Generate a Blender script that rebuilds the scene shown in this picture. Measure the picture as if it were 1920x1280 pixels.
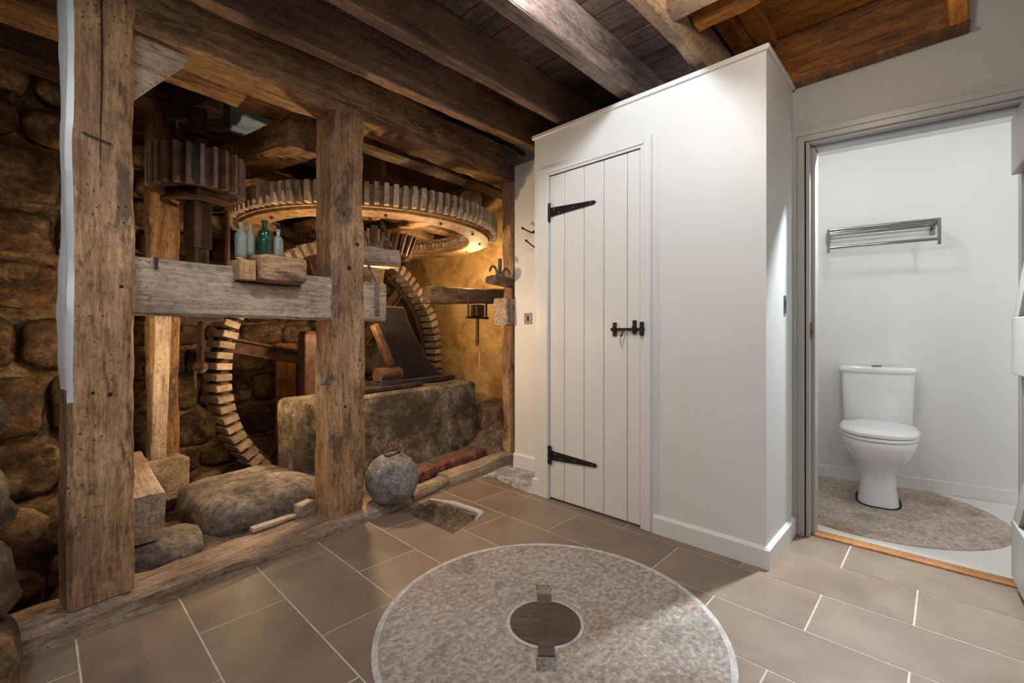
import bpy, bmesh, math, random
from mathutils import Vector, Matrix, noise
PI = math.pi
for o in list(bpy.data.objects): bpy.data.objects.remove(o)
SC = bpy.context.scene; COL = SC.collection

# ------------------------------------------------------------------ camera, world, exposure, lights
cam = bpy.data.cameras.new('camera'); camo = bpy.data.objects.new('camera', cam); COL.objects.link(camo)
camo.location = (0, 0, 1.0); camo.rotation_euler = (PI/2, 0, math.radians(43.722 - 90))
cam.sensor_width = 36; cam.lens = 851.47/1920*36; cam.shift_y = -14.85/1920; cam.clip_start = 0.02
SC.camera = camo
w = bpy.data.worlds.new('world'); SC.world = w; w.use_nodes = True
w.node_tree.nodes['Background'].inputs[0].default_value = (0.9, 0.95, 1, 1)
w.node_tree.nodes['Background'].inputs[1].default_value = 0.15
vs = SC.view_settings; vs.view_transform = 'Standard'; vs.look = 'None'; vs.gamma = 1; vs.use_curve_mapping = False
vs.exposure = 0.17
P0 = Vector((0.16, 2.09, 0)); A0 = math.radians(8.6)
MM = Matrix.Translation(P0) @ Matrix.Rotation(A0, 4, 'Z')          # frame of the mill timbers (u along, v into the pit)
I4 = Matrix.Identity(4)
def lamp(name, loc, power, color=(1, 1, 1), radius=.06, spot=None, target=None, blend=.6, M=I4):
    d = bpy.data.lights.new(name, 'SPOT' if spot else 'POINT'); d.energy = power; d.color = color; d.shadow_soft_size = radius
    o = bpy.data.objects.new(name, d); COL.objects.link(o); o.location = M @ Vector(loc)
    if spot:
        d.spot_size = math.radians(spot); d.spot_blend = blend
        o.rotation_euler = ((M @ Vector(target)) - o.location).to_track_quat('-Z', 'Y').to_euler()
    return o
WARM = (1, .67, .36); NEU = (.91, .965, 1)
lamp('room_lamp', (1.05, 1.02, 2.40), 38, NEU, .045)                 # between the joists, just above the frame
lamp('room_lamp', (.85, .40, 2.34), 5, NEU, .045)
lamp('room_lamp', (-.55, 1.0, 2.34), 30, NEU, .06)
lamp('room_lamp', (-.75, -.75, 2.34), 26, NEU, .10)
lamp('wc_lamp', (2.92, .42, 2.16), 6, NEU, .04)
lamp('wc_lamp', (2.92, -.45, 2.16), 6.5, NEU, .04)
lamp('wc_fill_light', (3.05, -1.05, 1.25), 5.5, NEU, .08)  # unseen fill light, added to even out the brightness of the wc wall
lamp('wc_spot', (2.98, .316, 2.22), 300, NEU, .04, 52, (1.70, .20, 0), .45)
lamp('pit_lamp', (1.35, .46, 1.12), 33, WARM, .03, M=MM)
lamp('pit_lamp', (2.15, .62, 1.60), 6, WARM, .03, M=MM)
lamp('pit_lamp', (.18, .62, 1.0), 6, WARM, .04, M=MM)
lamp('pit_lamp', (.80, .72, .60), 4, WARM, .04, M=MM)
lamp('pit_lamp', (2.70, .60, 1.62), 9, WARM, .04, M=MM)
lamp('hatch_lamp', (1.60, .30, 2.24), 7.0, (1, .82, .6), .04)

# ------------------------------------------------------------------ materials
def lin(c):
    f = lambda v: (v/255/12.92) if v/255 <= .04045 else ((v/255 + .055)/1.055)**2.4
    return (f(c[0]), f(c[1]), f(c[2]), 1)
class N:
    def __init__(s, name):
        s.m = bpy.data.materials.new(name); s.m.use_nodes = True; s.t = s.m.node_tree
        s.b = s.t.nodes['Principled BSDF']; s.out = s.t.nodes['Material Output']
    def n(s, typ, **kw):
        q = s.t.nodes.new(typ)
        for k, v in kw.items():
            if k.startswith('_'): setattr(q, k[1:], v)
            else: q.inputs[k.replace('_', ' ')].default_value = v
        return q
    def l(s, a, b): s.t.links.new(a, b)
    def coords(s, scale=(1, 1, 1)):
        tc = s.n('ShaderNodeTexCoord'); oi = s.n('ShaderNodeObjectInfo')
        mu = s.n('ShaderNodeVectorMath', _operation='MULTIPLY'); mu.inputs[1].default_value = scale
        s.l(tc.outputs['Object'], mu.inputs[0])
        m2 = s.n('ShaderNodeMath', _operation='MULTIPLY'); m2.inputs[1].default_value = 37; s.l(oi.outputs['Random'], m2.inputs[0])
        ad = s.n('ShaderNodeVectorMath', _operation='ADD'); s.l(mu.outputs[0], ad.inputs[0]); s.l(m2.outputs[0], ad.inputs[1])
        return ad.outputs[0]
    def noise(s, co, scale, detail=6, rough=.6, dist=0):
        q = s.n('ShaderNodeTexNoise', Scale=scale, Detail=detail, Roughness=rough, Distortion=dist); s.l(co, q.inputs['Vector']); return q.outputs['Fac']
    def ramp(s, fac, stops):
        r = s.n('ShaderNodeValToRGB'); e = r.color_ramp.elements
        while len(e) < len(stops): e.new(.5)
        for q, (p, c) in zip(e, stops): q.position = p; q.color = c if len(c) == 4 else lin(c)
        s.l(fac, r.inputs[0]); return r.outputs[0]
    def mix(s, fac, a, b, typ='MIX'):
        q = s.n('ShaderNodeMix', _data_type='RGBA', _blend_type=typ)
        for v, i in ((fac, 0), (a, 6), (b, 7)):
            if hasattr(v, 'links'): s.l(v, q.inputs[i])
            else: q.inputs[i].default_value = v
        return q.outputs[2]
    def bump(s, h, strength, dist):
        q = s.n('ShaderNodeBump', Strength=strength, Distance=dist); s.l(h, q.inputs['Height']); s.l(q.outputs[0], s.b.inputs['Normal'])
    def fin(s, col=None, rough=.6, metal=0, **kw):
        if col is not None:
            if hasattr(col, 'links'): s.l(col, s.b.inputs['Base Color'])
            else: s.b.inputs['Base Color'].default_value = col
        s.b.inputs['Roughness'].default_value = rough; s.b.inputs['Metallic'].default_value = metal
        for k, v in kw.items(): s.b.inputs[k.replace('_', ' ')].default_value = v
        return s.m
W1 = (1, 1, 1, 1)
def wood(name, dark, mid, light, grain=(1.6, 16, 16), worm=.5, stain=.6, rough=.62, bump=.7, stain_col=(46, 32, 24), gam=.56):
    k = N(name); co = k.coords(grain); c1 = k.coords(); gm = lambda c, e: tuple(255*(v/255)**e for v in c); dark, mid, light = gm(dark, gam + .26), gm(mid, gam + .03), gm(light, gam)
    g1 = k.noise(co, 1.5, 8, .7, .4); g2 = k.noise(co, 6.5, 9, .75, .3)
    ga = k.n('ShaderNodeMath', _operation='MULTIPLY_ADD'); k.l(g2, ga.inputs[0]); ga.inputs[1].default_value = .55
    gb = k.n('ShaderNodeMath', _operation='MULTIPLY'); k.l(g1, gb.inputs[0]); gb.inputs[1].default_value = .45; k.l(gb.outputs[0], ga.inputs[2])
    g = ga.outputs[0]
    col = k.ramp(g, [(.36, dark), (.5, mid), (.63, light)])
    fl_ = k.ramp(k.noise(k.coords((1, 1.8, 1.8)), 34, 6, .8), [(.36, (70, 62, 56)), (.5, (255, 255, 255))])
    col = k.mix(.55, col, fl_, 'MULTIPLY')
    tone = k.ramp(k.noise(c1, 2.3, 4, .6), [(.34, (160, 148, 140)), (.62, (255, 252, 248))])
    col = k.mix(.8, col, tone, 'MULTIPLY')
    st = k.ramp(k.noise(k.coords((1, 2.6, 2.6)), 3.1, 8, .72, .5), [(.54, (0, 0, 0)), (.62, (255, 255, 255))])
    sm = k.n('ShaderNodeMath', _operation='MULTIPLY'); k.l(st, sm.inputs[0]); sm.inputs[1].default_value = stain
    col = k.mix(sm.outputs[0], col, lin(stain_col))
    v = k.n('ShaderNodeTexVoronoi', Scale=48); k.l(c1, v.inputs['Vector'])
    wm = k.ramp(v.outputs['Distance'], [(.10, (255, 255, 255)), (.2, (0, 0, 0))])
    pm = k.ramp(k.noise(c1, 4, 3), [(.48, (0, 0, 0)), (.6, (255, 255, 255))])
    wv = k.n('ShaderNodeMath', _operation='MULTIPLY'); k.l(wm, wv.inputs[0]); k.l(pm, wv.inputs[1])
    w2 = k.n('ShaderNodeMath', _operation='MULTIPLY'); k.l(wv.outputs[0], w2.inputs[0]); w2.inputs[1].default_value = worm
    col = k.mix(w2.outputs[0], col, lin((30, 20, 14)))
    hs = k.n('ShaderNodeMath', _operation='SUBTRACT'); k.l(g, hs.inputs[0]); k.l(w2.outputs[0], hs.inputs[1])
    k.bump(hs.outputs[0], bump, .02)
    return k.fin(col, rough)
def stone(name, stops, scale=9, bump=.8, rough=.85, speck=.65, patch=None):
    k = N(name); co = k.coords()
    a = k.noise(co, scale, 10, .7, .2); b = k.noise(co, scale*6, 6, .75)
    col = k.ramp(a, [(.36, stops[0]), (.5, stops[1]), (.64, stops[2])])
    sp = k.ramp(b, [(.38, (60, 56, 52)), (.58, (255, 255, 255))])
    col = k.mix(speck, col, sp, 'MULTIPLY')
    if patch:
        pf = k.ramp(k.noise(co, scale*.45, 7, .7), [(.5, (0, 0, 0)), (.62, (255, 255, 255))])
        col = k.mix(pf, col, lin(patch))
    ad = k.n('ShaderNodeMath', _operation='MULTIPLY_ADD'); k.l(b, ad.inputs[0]); ad.inputs[1].default_value = .5; k.l(a, ad.inputs[2])
    k.bump(ad.outputs[0], bump, .02)
    return k.fin(col, rough)
def paint(name, c, rough=.45, var=.03):
    k = N(name); co = k.coords()
    col = k.ramp(k.noise(co, 3, 5), [(.3, tuple(v*(1-var) for v in c)), (.7, c)])
    k.bump(k.noise(co, 60, 3), .04, .002)
    return k.fin(col, rough)
def plain(name, c, rough=.5, metal=0, **kw): return N(name).fin(lin(c), rough, metal, **kw)
def iron(name, c1, c2, rough=.6, metal=.5, bump=.3):
    k = N(name); co = k.coords()
    col = k.ramp(k.noise(co, 14, 8, .7), [(.35, c1), (.65, c2)]); k.bump(k.noise(co, 60, 5), bump, .004)
    return k.fin(col, rough, metal)
M = {}
M['post'] = wood('aged_oak_post', (78, 44, 22), (150, 100, 60), (198, 152, 106), worm=.9, stain=.72)
M['oak'] = wood('weathered_oak', (112, 88, 66), (165, 138, 110), (200, 178, 150), (1.2, 14, 14), worm=.45, stain=.38)
M['sill'] = wood('worn_sill_wood', (96, 72, 52), (150, 118, 90), (190, 160, 132), worm=.5, stain=.4)
M['beam'] = wood('old_beam_wood', (48, 28, 14), (112, 72, 36), (164, 116, 68), worm=.3, stain=.8)
M['joist'] = wood('red_brown_joist', (62, 38, 28), (112, 74, 54), (150, 108, 84), (1.1, 18, 18), worm=0, stain=.3, rough=.42)
M['joist_grey'] = wood('grey_brown_joist', (66, 50, 46), (122, 100, 92), (168, 146, 140), (1.1, 14, 14), worm=0, stain=.45, rough=.3)
M['joist_pale'] = wood('pale_rough_joist', (150, 108, 76), (205, 165, 128), (226, 190, 156), (2.5, 9, 9), worm=.3, stain=.15, bump=1)
M['board'] = wood('dark_ceiling_board', (40, 28, 24), (72, 52, 44), (100, 74, 62), (14, 1.2, 14), worm=0, stain=.5, rough=.5)
M['hatch'] = wood('orange_hatch_board', (96, 40, 4), (176, 86, 12), (214, 122, 26), (12, 1.3, 12), worm=.2, stain=.2, rough=.5)
M['hatch_x'] = wood('orange_cleat', (96, 40, 4), (176, 86, 12), (214, 122, 26), (1.3, 12, 12), worm=.5, stain=.3, rough=.5)
M['trimmer'] = wood('brown_trimmer', (46, 18, 4), (100, 44, 8), (160, 82, 20), (1.2, 12, 12), worm=0, stain=.5, rough=.45)
M['cog'] = wood('grey_cog_wood', (112, 92, 72), (160, 136, 110), (196, 174, 146), (2, 2, 7), worm=.1, stain=.25)
M['rim'] = wood('rim_wood', (92, 58, 28), (152, 106, 58), (192, 146, 92), (4, 4, 9), worm=.2, stain=.35)
M['darkwood'] = wood('smoked_timber', (34, 26, 20), (66, 48, 34), (112, 84, 56), worm=.1, stain=.75)
M['plug'] = wood('dark_plug_wood', (52, 38, 32), (84, 66, 58), (110, 90, 80), (14, 1.2, 14), worm=0, stain=.2, rough=.45, gam=.95)
M['thresh'] = wood('oak_threshold', (168, 104, 48), (200, 136, 72), (218, 158, 92), (14, 1.4, 14), worm=0, stain=0, rough=.4, gam=.95)
M['white_rough'] = paint('whitewash', (225, 228, 235), .6, .1)
M['wall'] = paint('pale_grey_wall_paint', (212, 213, 213), .5, .02)
M['wall_dk'] = paint('darker_wall_tone', (176, 174, 170), .5, .03)  # darker copy of the pale closet wall tone
M['trim'] = paint('eggshell_trim_paint', (214, 215, 214), .3, .01)
M['trim_dk'] = paint('darker_trim_tone', (168, 167, 163), .35, .02)  # darker copy of the closet trim tone
M['wcwall'] = paint('wc_white_paint', (226, 224, 221), .5, .01)
M['wcfloor'] = paint('wc_pale_floor', (226, 222, 214), .3, .03)
M['porcelain'] = plain('white_porcelain', (238, 238, 238), .12, 0, Coat_Weight=.3)
M['chrome'] = plain('chrome', (150, 150, 150), .12, 1)
M['brass'] = plain('aged_brass', (120, 82, 40), .4, .8)
M['blackiron'] = plain('black_iron', (30, 30, 30), .45, .3)
M['steel'] = plain('brushed_plate', (96, 96, 96), .4, .2)
M['gap'] = plain('dark_gap', (20, 18, 16), .9)
M['rust'] = iron('rusty_iron', (50, 36, 28), (94, 68, 50))
M['iron'] = iron('dark_cast_iron', (40, 34, 32), (78, 66, 60), .5, .45); M['blackcast'] = iron('black_casting', (22, 18, 16), (40, 33, 29), .6, .2)
M['greyiron'] = iron('grey_forged_iron', (84, 78, 74), (130, 122, 114), .5, .5)
M['granite'] = stone('grey_granite', [(112, 108, 104), (160, 156, 152), (196, 192, 186)], 14, .9)
M['plinth'] = stone('dark_plinth_stone', [(60, 54, 46), (124, 112, 92), (178, 162, 134)], 7, 1, patch=(72, 62, 50))
M['slab'] = stone('dusty_slab_stone', [(70, 64, 58), (122, 112, 102), (168, 156, 140)], 6, .7)
M['rubble'] = stone('ochre_rubble_stone', [(64, 48, 34), (120, 96, 68), (168, 142, 102)], 6, 1, patch=(72, 56, 44))
M['rubble2'] = stone('brown_rubble_stone', [(50, 38, 28), (98, 74, 50), (150, 118, 78)], 7, 1, patch=(170, 148, 112))
M['mortar'] = stone('earth_mortar', [(104, 86, 62), (150, 126, 92), (186, 160, 120)], 8, 1)
M['plaster'] = stone('yellow_lime_plaster', [(150, 112, 58), (188, 150, 86), (212, 178, 112)], 4, .5, speck=.2, patch=(176, 146, 96))
M['earth'] = stone('dusty_earth', [(80, 66, 52), (124, 106, 88), (150, 132, 112)], 10, .8)
M['brick'] = stone('red_brick', [(92, 52, 42), (132, 80, 64), (160, 106, 86)], 9, .8)
M['concrete'] = stone('broken_concrete', [(150, 148, 146), (196, 194, 194), (236, 236, 238)], 12, 1)
M['grout'] = stone('pale_grout', [(178, 168, 156), (196, 188, 176), (210, 202, 192)], 20, .3, speck=.1)
M['cement'] = stone('white_cement', [(176, 176, 174), (200, 200, 198), (216, 216, 214)], 18, .5, speck=.3)
M['wedge'] = wood('orange_wedge_wood', (140, 88, 44), (180, 122, 68), (206, 152, 96), (8, 2, 2), worm=0, stain=0)
def tile_mat():
    k = N('brown_floor_tile'); co = k.coords()
    col = k.ramp(k.noise(co, 3.2, 7, .6, .4), [(.3, (108, 94, 80)), (.5, (124, 109, 94)), (.7, (138, 123, 107))])
    col = k.mix(k.ramp(k.noise(co, 2.1, 5), [(.55, (0, 0, 0)), (.75, (130, 130, 130))]), col, lin((138, 100, 74)))
    k.bump(k.noise(co, 40, 4), .08, .003); return k.fin(col, .42)
M['tile'] = tile_mat()
def millstone_mat(name, stops, warmmix):
    k = N(name); co = k.coords()
    a = k.noise(co, 48, 8, .75, .3); col = k.ramp(a, [(.28, stops[0]), (.5, stops[1]), (.70, stops[2])])
    big = k.ramp(k.noise(co, 2.2, 6, .7, .5), [(.38, (205, 202, 200)), (.5, (255, 255, 255)), (.68, warmmix)])
    col = k.mix(.9, col, big, 'MULTIPLY')
    ln = k.ramp(k.noise(k.coords((2, 26, 2)), 1.0, 5, .6, .6), [(.55, (0, 0, 0)), (.66, (150, 150, 150))])
    col = k.mix(ln, col, lin((196, 186, 174)))
    k.bump(a, .7, .008); return k.fin(col, .75)
M['millstone'] = millstone_mat('inset_millstone', [(92, 86, 82), (158, 150, 143), (208, 202, 196)], (224, 200, 180))
M['wcstone'] = millstone_mat('wc_inset_stone', [(126, 108, 92), (186, 172, 158), (226, 220, 214)], (206, 172, 140))
def glass(name, c, dens):
    k = N(name); k.fin(lin(c), .05); k.b.inputs['Transmission Weight'].default_value = dens; k.b.inputs['IOR'].default_value = 1.45
    return k.m
M['glass'] = glass('pale_aqua_glass', (230, 250, 252), .9); M['glass_green'] = glass('green_glass', (64, 136, 98), .85)

# ------------------------------------------------------------------ helpers
WM = {}
def link(name, me, mat=None, parent=None, Mx=I4):
    o = bpy.data.objects.new(name, me); COL.objects.link(o)
    if mat is not None and me is not None and not me.materials: me.materials.append(mat)
    WM[o.name] = Mx.copy()
    if parent is not None: o.parent = parent; o.matrix_basis = WM[parent.name].inverted() @ Mx
    else: o.matrix_basis = Mx
    return o
def mesh(name, bm, mat, smooth=None):
    me = bpy.data.meshes.new(name); bmesh.ops.recalc_face_normals(bm, faces=bm.faces[:]); bm.to_mesh(me); bm.free()
    for m in (mat if isinstance(mat, (list, tuple)) else [mat]): me.materials.append(m)
    if smooth is not None:
        for p in me.polygons: p.use_smooth = True
        me.set_sharp_from_angle(angle=math.radians(smooth))
    return me
def obj(name, bm, mat, parent=None, Mx=I4, smooth=None): return link(name, mesh(name, bm, mat, smooth), None, parent, Mx)
def thing(name, label, cat, loc=(0, 0, 0), group=None, Mx=None):
    o = link(name, None, None, None, Mx if Mx is not None else Matrix.Translation(loc)); return tag(o, label, cat, group)
def tag(o, label=None, cat=None, group=None, kind=None):
    for k, v in (('label', label), ('category', cat), ('group', group), ('kind', kind)):
        if v: o[k] = v
    return o
def st(o, label=None): return tag(o, label, None, None, 'structure')
T = lambda x, y, z: Matrix.Translation((x, y, z))
def RZ(a): return Matrix.Rotation(a, 4, 'Z')
def box(bm, x0, x1, y0, y1, z0, z1, bev=0, seg=1):
    r = bmesh.ops.create_cube(bm, size=1, matrix=T((x0+x1)/2, (y0+y1)/2, (z0+z1)/2) @ Matrix.Diagonal((abs(x1-x0), abs(y1-y0), abs(z1-z0), 1)))
    if bev:
        es = {e for v in r['verts'] for e in v.link_edges}
        bmesh.ops.bevel(bm, geom=list(es), offset=bev, segments=seg, affect='EDGES', profile=.6)
    return bm
def B(*a, **k): return box(bmesh.new(), *a, **k)
def prism(bm, pts, z0, z1):
    lo = [bm.verts.new((x, y, z0)) for x, y in pts]; hi = [bm.verts.new((x, y, z1)) for x, y in pts]
    n = len(pts); bm.faces.new(lo[::-1]); bm.faces.new(hi)
    for i in range(n): bm.faces.new((lo[i], lo[(i+1) % n], hi[(i+1) % n], hi[i]))
    return bm
def lathe(bm, prof, seg=32, closed=False):
    rings = []
    for r, z in prof:
        if r < 1e-6: rings.append([bm.verts.new((0, 0, z))])
        else: rings.append([bm.verts.new((r*math.cos(2*PI*i/seg), r*math.sin(2*PI*i/seg), z)) for i in range(seg)])
    pr = list(zip(rings, rings[1:])) + ([(rings[-1], rings[0])] if closed else [])
    for a, b in pr:
        for i in range(seg):
            j = (i+1) % seg
            if len(a) == 1 and len(b) == 1: continue
            if len(a) == 1: bm.faces.new((a[0], b[i], b[j]))
            elif len(b) == 1: bm.faces.new((a[i], a[j], b[0]))
            else: bm.faces.new((a[i], a[j], b[j], b[i]))
    return bm
def tube(bm, pts, r, n=10, caps=True):
    pts = [Vector(p) for p in pts]; rings = []; up = Vector((0, 0, 1)); prev = None
    rr = r if isinstance(r, (list, tuple)) else [r]*len(pts)
    for i, p in enumerate(pts):
        t = (pts[min(i+1, len(pts)-1)] - pts[max(i-1, 0)]).normalized()
        if prev is None: a = t.orthogonal().normalized()
        else: a = (prev - t*prev.dot(t)).normalized()
        prev = a; b = t.cross(a)
        rings.append([bm.verts.new(p + (a*math.cos(2*PI*k/n) + b*math.sin(2*PI*k/n))*rr[i]) for k in range(n)])
    for a, b in zip(rings, rings[1:]):
        for k in range(n): bm.faces.new((a[k], a[(k+1) % n], b[(k+1) % n], b[k]))
    if caps: bm.faces.new(rings[0][::-1]); bm.faces.new(rings[-1])
    return bm
def loft(bm, rings, cap=True):
    vs_ = [[bm.verts.new(p) for p in r] for r in rings]; n = len(vs_[0])
    for a, b in zip(vs_, vs_[1:]):
        for k in range(n): bm.faces.new((a[k], a[(k+1) % n], b[(k+1) % n], b[k]))
    if cap: bm.faces.new(vs_[0][::-1]); bm.faces.new(vs_[-1])
    return bm
def nz(p, s, seed): return noise.noise(Vector(p)*s + Vector((seed*7.3, seed*3.1, seed*5.7)))
def timber(name, a, b, w, h, mat, parent=None, F=None, seed=0, rough=.006, cham=.012, side=5, seg=.06, topf=None, mats=None, matfn=None, wear=.0, smooth=35):
    """rough-hewn timber from a to b (in frame F): w across, h upright (h runs along the frame for posts)"""
    F = MM if F is None else F
    a = Vector(a); b = Vector(b); d = b - a; L = d.length; X = d.normalized()
    hint = Vector((0, 0, 1)) if abs(X.z) < .8 else Vector((1, 0, 0))
    Y = hint.cross(X).normalized(); Z = X.cross(Y)
    R = Matrix((X, Y, Z)).transposed().to_4x4(); Mx = F @ Matrix.Translation(a) @ R
    n = max(2, int(L/seg)); ts = [L*i/n for i in range(n+1)]
    if topf: ts = sorted(set(ts + [t for t in topf[1]]))
    bm = bmesh.new(); rings = []
    for t in ts:
        hh = topf[0](t) if topf else h
        c = min(cham, w*.3, hh*.3)
        cs = []
        cor = [(-1, -1), (1, -1), (1, 1), (-1, 1)]
        for q in range(4):
            (x0, z0), (x1, z1) = cor[q], cor[(q+1) % 4]
            pa = Vector((x0*w/2, z0*h/2)); pb = Vector((x1*w/2, z1*h/2))
            if topf:
                if z0 > 0: pa.y = -h/2 + hh
                if z1 > 0: pb.y = -h/2 + hh
            e = (pb - pa); l = e.length; e.normalize()
            for k in range(side): cs.append(pa + e*(c + (l - 2*c)*k/(side-1)))
        r = []
        for p in cs:
            v = Vector((t, p.x, p.y)); q = Vector((t*.6, p.x*2.2, p.y*2.2))
            dd = nz(q, 4, seed)*rough*1.3 + nz(q, 19, seed+3)*rough*.8; k = 1.0
            edge = max(abs(p.x)/(w/2), abs(p.y)/(h/2)); both = min(abs(p.x)/(w/2), abs(p.y)/(h/2))
            if both > .6 and wear: k -= wear*max(0, nz((t, p.x*.3, p.y*.3), 5, seed+9) + .15)
            v.y *= k + dd/(w/2); v.z *= k + dd/(h/2); r.append(bm.verts.new(v))
        rings.append(r)
    m = len(rings[0])
    for i, (p, q) in enumerate(zip(rings, rings[1:])):
        for k in range(m):
            f = bm.faces.new((p[k], p[(k+1) % m], q[(k+1) % m], q[k]))
            if matfn: f.material_index = matfn((ts[i]+ts[i+1])/2, k//side, k % side, L)
    bm.faces.new(rings[0][::-1]); bm.faces.new(rings[-1])
    me = mesh(name, bm, mats or mat, smooth)
    return link(name, me, None, parent, Mx)
def rock_bm(sx, sy, sz, seed, sub=3, power=3.2, amp=.07, fine=.02):
    bm = bmesh.new(); bmesh.ops.create_icosphere(bm, subdivisions=sub, radius=1)
    for v in bm.verts:
        p = v.co.normalized(); k = (abs(p.x)**power + abs(p.y)**power + abs(p.z)**power)**(-1/power)
        q = p*k; q *= 1 + amp*nz(p, 1.6, seed)*2 + fine*nz(p, 6, seed+2)*2
        v.co = Vector((q.x*sx/2, q.y*sy/2, q.z*sz/2))
    return bm
def rock(name, c, size, mat, parent=None, F=None, seed=0, rot=0, tilt=0, **k):
    F = MM if F is None else F
    return obj(name, rock_bm(*size, seed, **k), mat, parent, F @ T(*c) @ RZ(rot) @ Matrix.Rotation(tilt, 4, 'Y'), 50)
def sheet(name, x0, x1, y0, y1, nx, ny, zf, mat, F=I4, kind=True, smooth=60):
    bm = bmesh.new(); g = [[bm.verts.new((x0+(x1-x0)*i/nx, y0+(y1-y0)*j/ny, zf(x0+(x1-x0)*i/nx, y0+(y1-y0)*j/ny))) for j in range(ny+1)] for i in range(nx+1)]
    for i in range(nx):
        for j in range(ny): bm.faces.new((g[i][j], g[i+1][j], g[i+1][j+1], g[i][j+1]))
    return obj(name, bm, mat, None, F, smooth)
def clip(poly, a, b, c):                                             # keep a*x+b*y<=c
    out = []
    for i, p in enumerate(poly):
        q = poly[(i+1) % len(poly)]; dp = a*p[0]+b*p[1]-c; dq = a*q[0]+b*q[1]-c
        if dp <= 0: out.append(p)
        if dp*dq < 0: t = dp/(dp-dq); out.append((p[0]+(q[0]-p[0])*t, p[1]+(q[1]-p[1])*t))
    return out
def minus(poly, hole):                                               # poly minus a convex counter-clockwise hole
    res = []; rest = poly
    for i, p in enumerate(hole):
        q = hole[(i+1) % len(hole)]; a, b = (q[1]-p[1]), -(q[0]-p[0]); c = a*p[0]+b*p[1]
        o = clip(rest, -a, -b, -c)
        if len(o) >= 3: res.append(o)
        rest = clip(rest, a, b, c)
        if len(rest) < 3: break
    return res
rnd = random.Random(4)
sn, cs_ = math.sin(A0), math.cos(A0)
def m2w(u, v): return (P0.x + u*cs_ - v*sn, P0.y + u*sn + v*cs_)

# ------------------------------------------------------------------ floor with single tiles, recess
PIT = [(1.415, 2.20), (1.435, 1.78), (1.695, 1.85), (1.64, 2.25)]
def area(p): return sum(p[i][0]*p[(i+1) % len(p)][1]-p[(i+1) % len(p)][0]*p[i][1] for i in range(len(p)))/2
if area(PIT) < 0: PIT = PIT[::-1]
nx_, ny_ = -sn, cs_; CL = nx_*P0.x + ny_*P0.y                        # v = n.p - CL
bm = bmesh.new()
base = clip([(-2.2, -2.0), (2.72, -2.0), (2.72, 2.9), (-2.2, 2.9)], nx_, ny_, CL + .12)
for pc in minus(base, PIT): prism(bm, pc, -.05, -.0012)
floor = st(obj('floor', bm, M['grout']), 'pale grout bed under the brown floor tiles')
xs = [-.775, -.49, -.20, .088, .371, .651, .931, 1.216, 1.503, 1.786, 2.080, 2.375, 2.655]
ph = {3: 1.52, 4: 1.80, 5: 2.057, 6: 1.782, 7: 2.07, 8: 1.763, 9: 2.03, 10: 1.765, 11: 2.01}
for i in range(len(xs)-1):
    p = ph.get(i+0, 1.3 + .28*(i % 2)); G = .0030
    p = {4-0: 1.80}.get(i, p)
    y = p + .5615*3
    while y > -2.0:
        lo = y - .5615
        poly = [(xs[i]+G, lo+G), (xs[i+1]-G, lo+G), (xs[i+1]-G, y-G), (xs[i]+G, y-G)]
        poly = clip(poly, nx_, ny_, CL - .008)
        y = lo
        if len(poly) < 3: continue
        cx = sum(q[0] for q in poly)/len(poly); cy = sum(q[1] for q in poly)/len(poly)
        if cx < -.8 or cy < -1.6: continue
        pcs = minus(poly, PIT)
        if not pcs: continue
        tb = bmesh.new(); dz = rnd.uniform(-.0006, .0006)
        for pc in pcs: prism(tb, [(q[0]-cx, q[1]-cy) for q in pc], -.006, dz)
        obj('tile', tb, M['tile'], floor, T(cx, cy, 0))
# recess in the floor: stone lining with whitened rim
bm = bmesh.new(); c0 = Vector((sum(p[0] for p in PIT)/4, sum(p[1] for p in PIT)/4, 0))
def inset(k, z, j=0): 
    out = []
    for i in range(4):
        p = Vector((*PIT[i], 0)); q = Vector((*PIT[(i+1) % 4], 0))
        for s in range(5):
            v = p.lerp(q, s/5); v = c0 + (v - c0)*(k + j*nz(v, 9, 5)); out.append((v.x, v.y, z + j*.3*nz(v, 12, 2)))
    return out
loft(bm, [inset(1.0, -.12), inset(1.0, -.001), inset(.86, -.012, .08), inset(.8, -.07, .1), inset(.62, -.09, .1), inset(.3, -.095, .2)])
rec = obj('floor_recess', bm, M['earth'], None, I4, 50); tag(rec, 'shallow stone-lined recess sunk into the tiled floor beside the stone ball', 'recess')
bm = bmesh.new()
q = [Vector((*p, 0)) for p in PIT]
far = sorted(range(4), key=lambda i: PIT[i][0]+PIT[i][1])
tube(bm, [Vector((1.64, 2.25, .0)), Vector((1.69, 2.08, .003)), Vector((1.705, 1.86, .002)), Vector((1.62, 1.82, 0))], [.006, .016, .018, .006], 8)
obj('rim', bm, M['cement'], rec, I4, 60)

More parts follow.
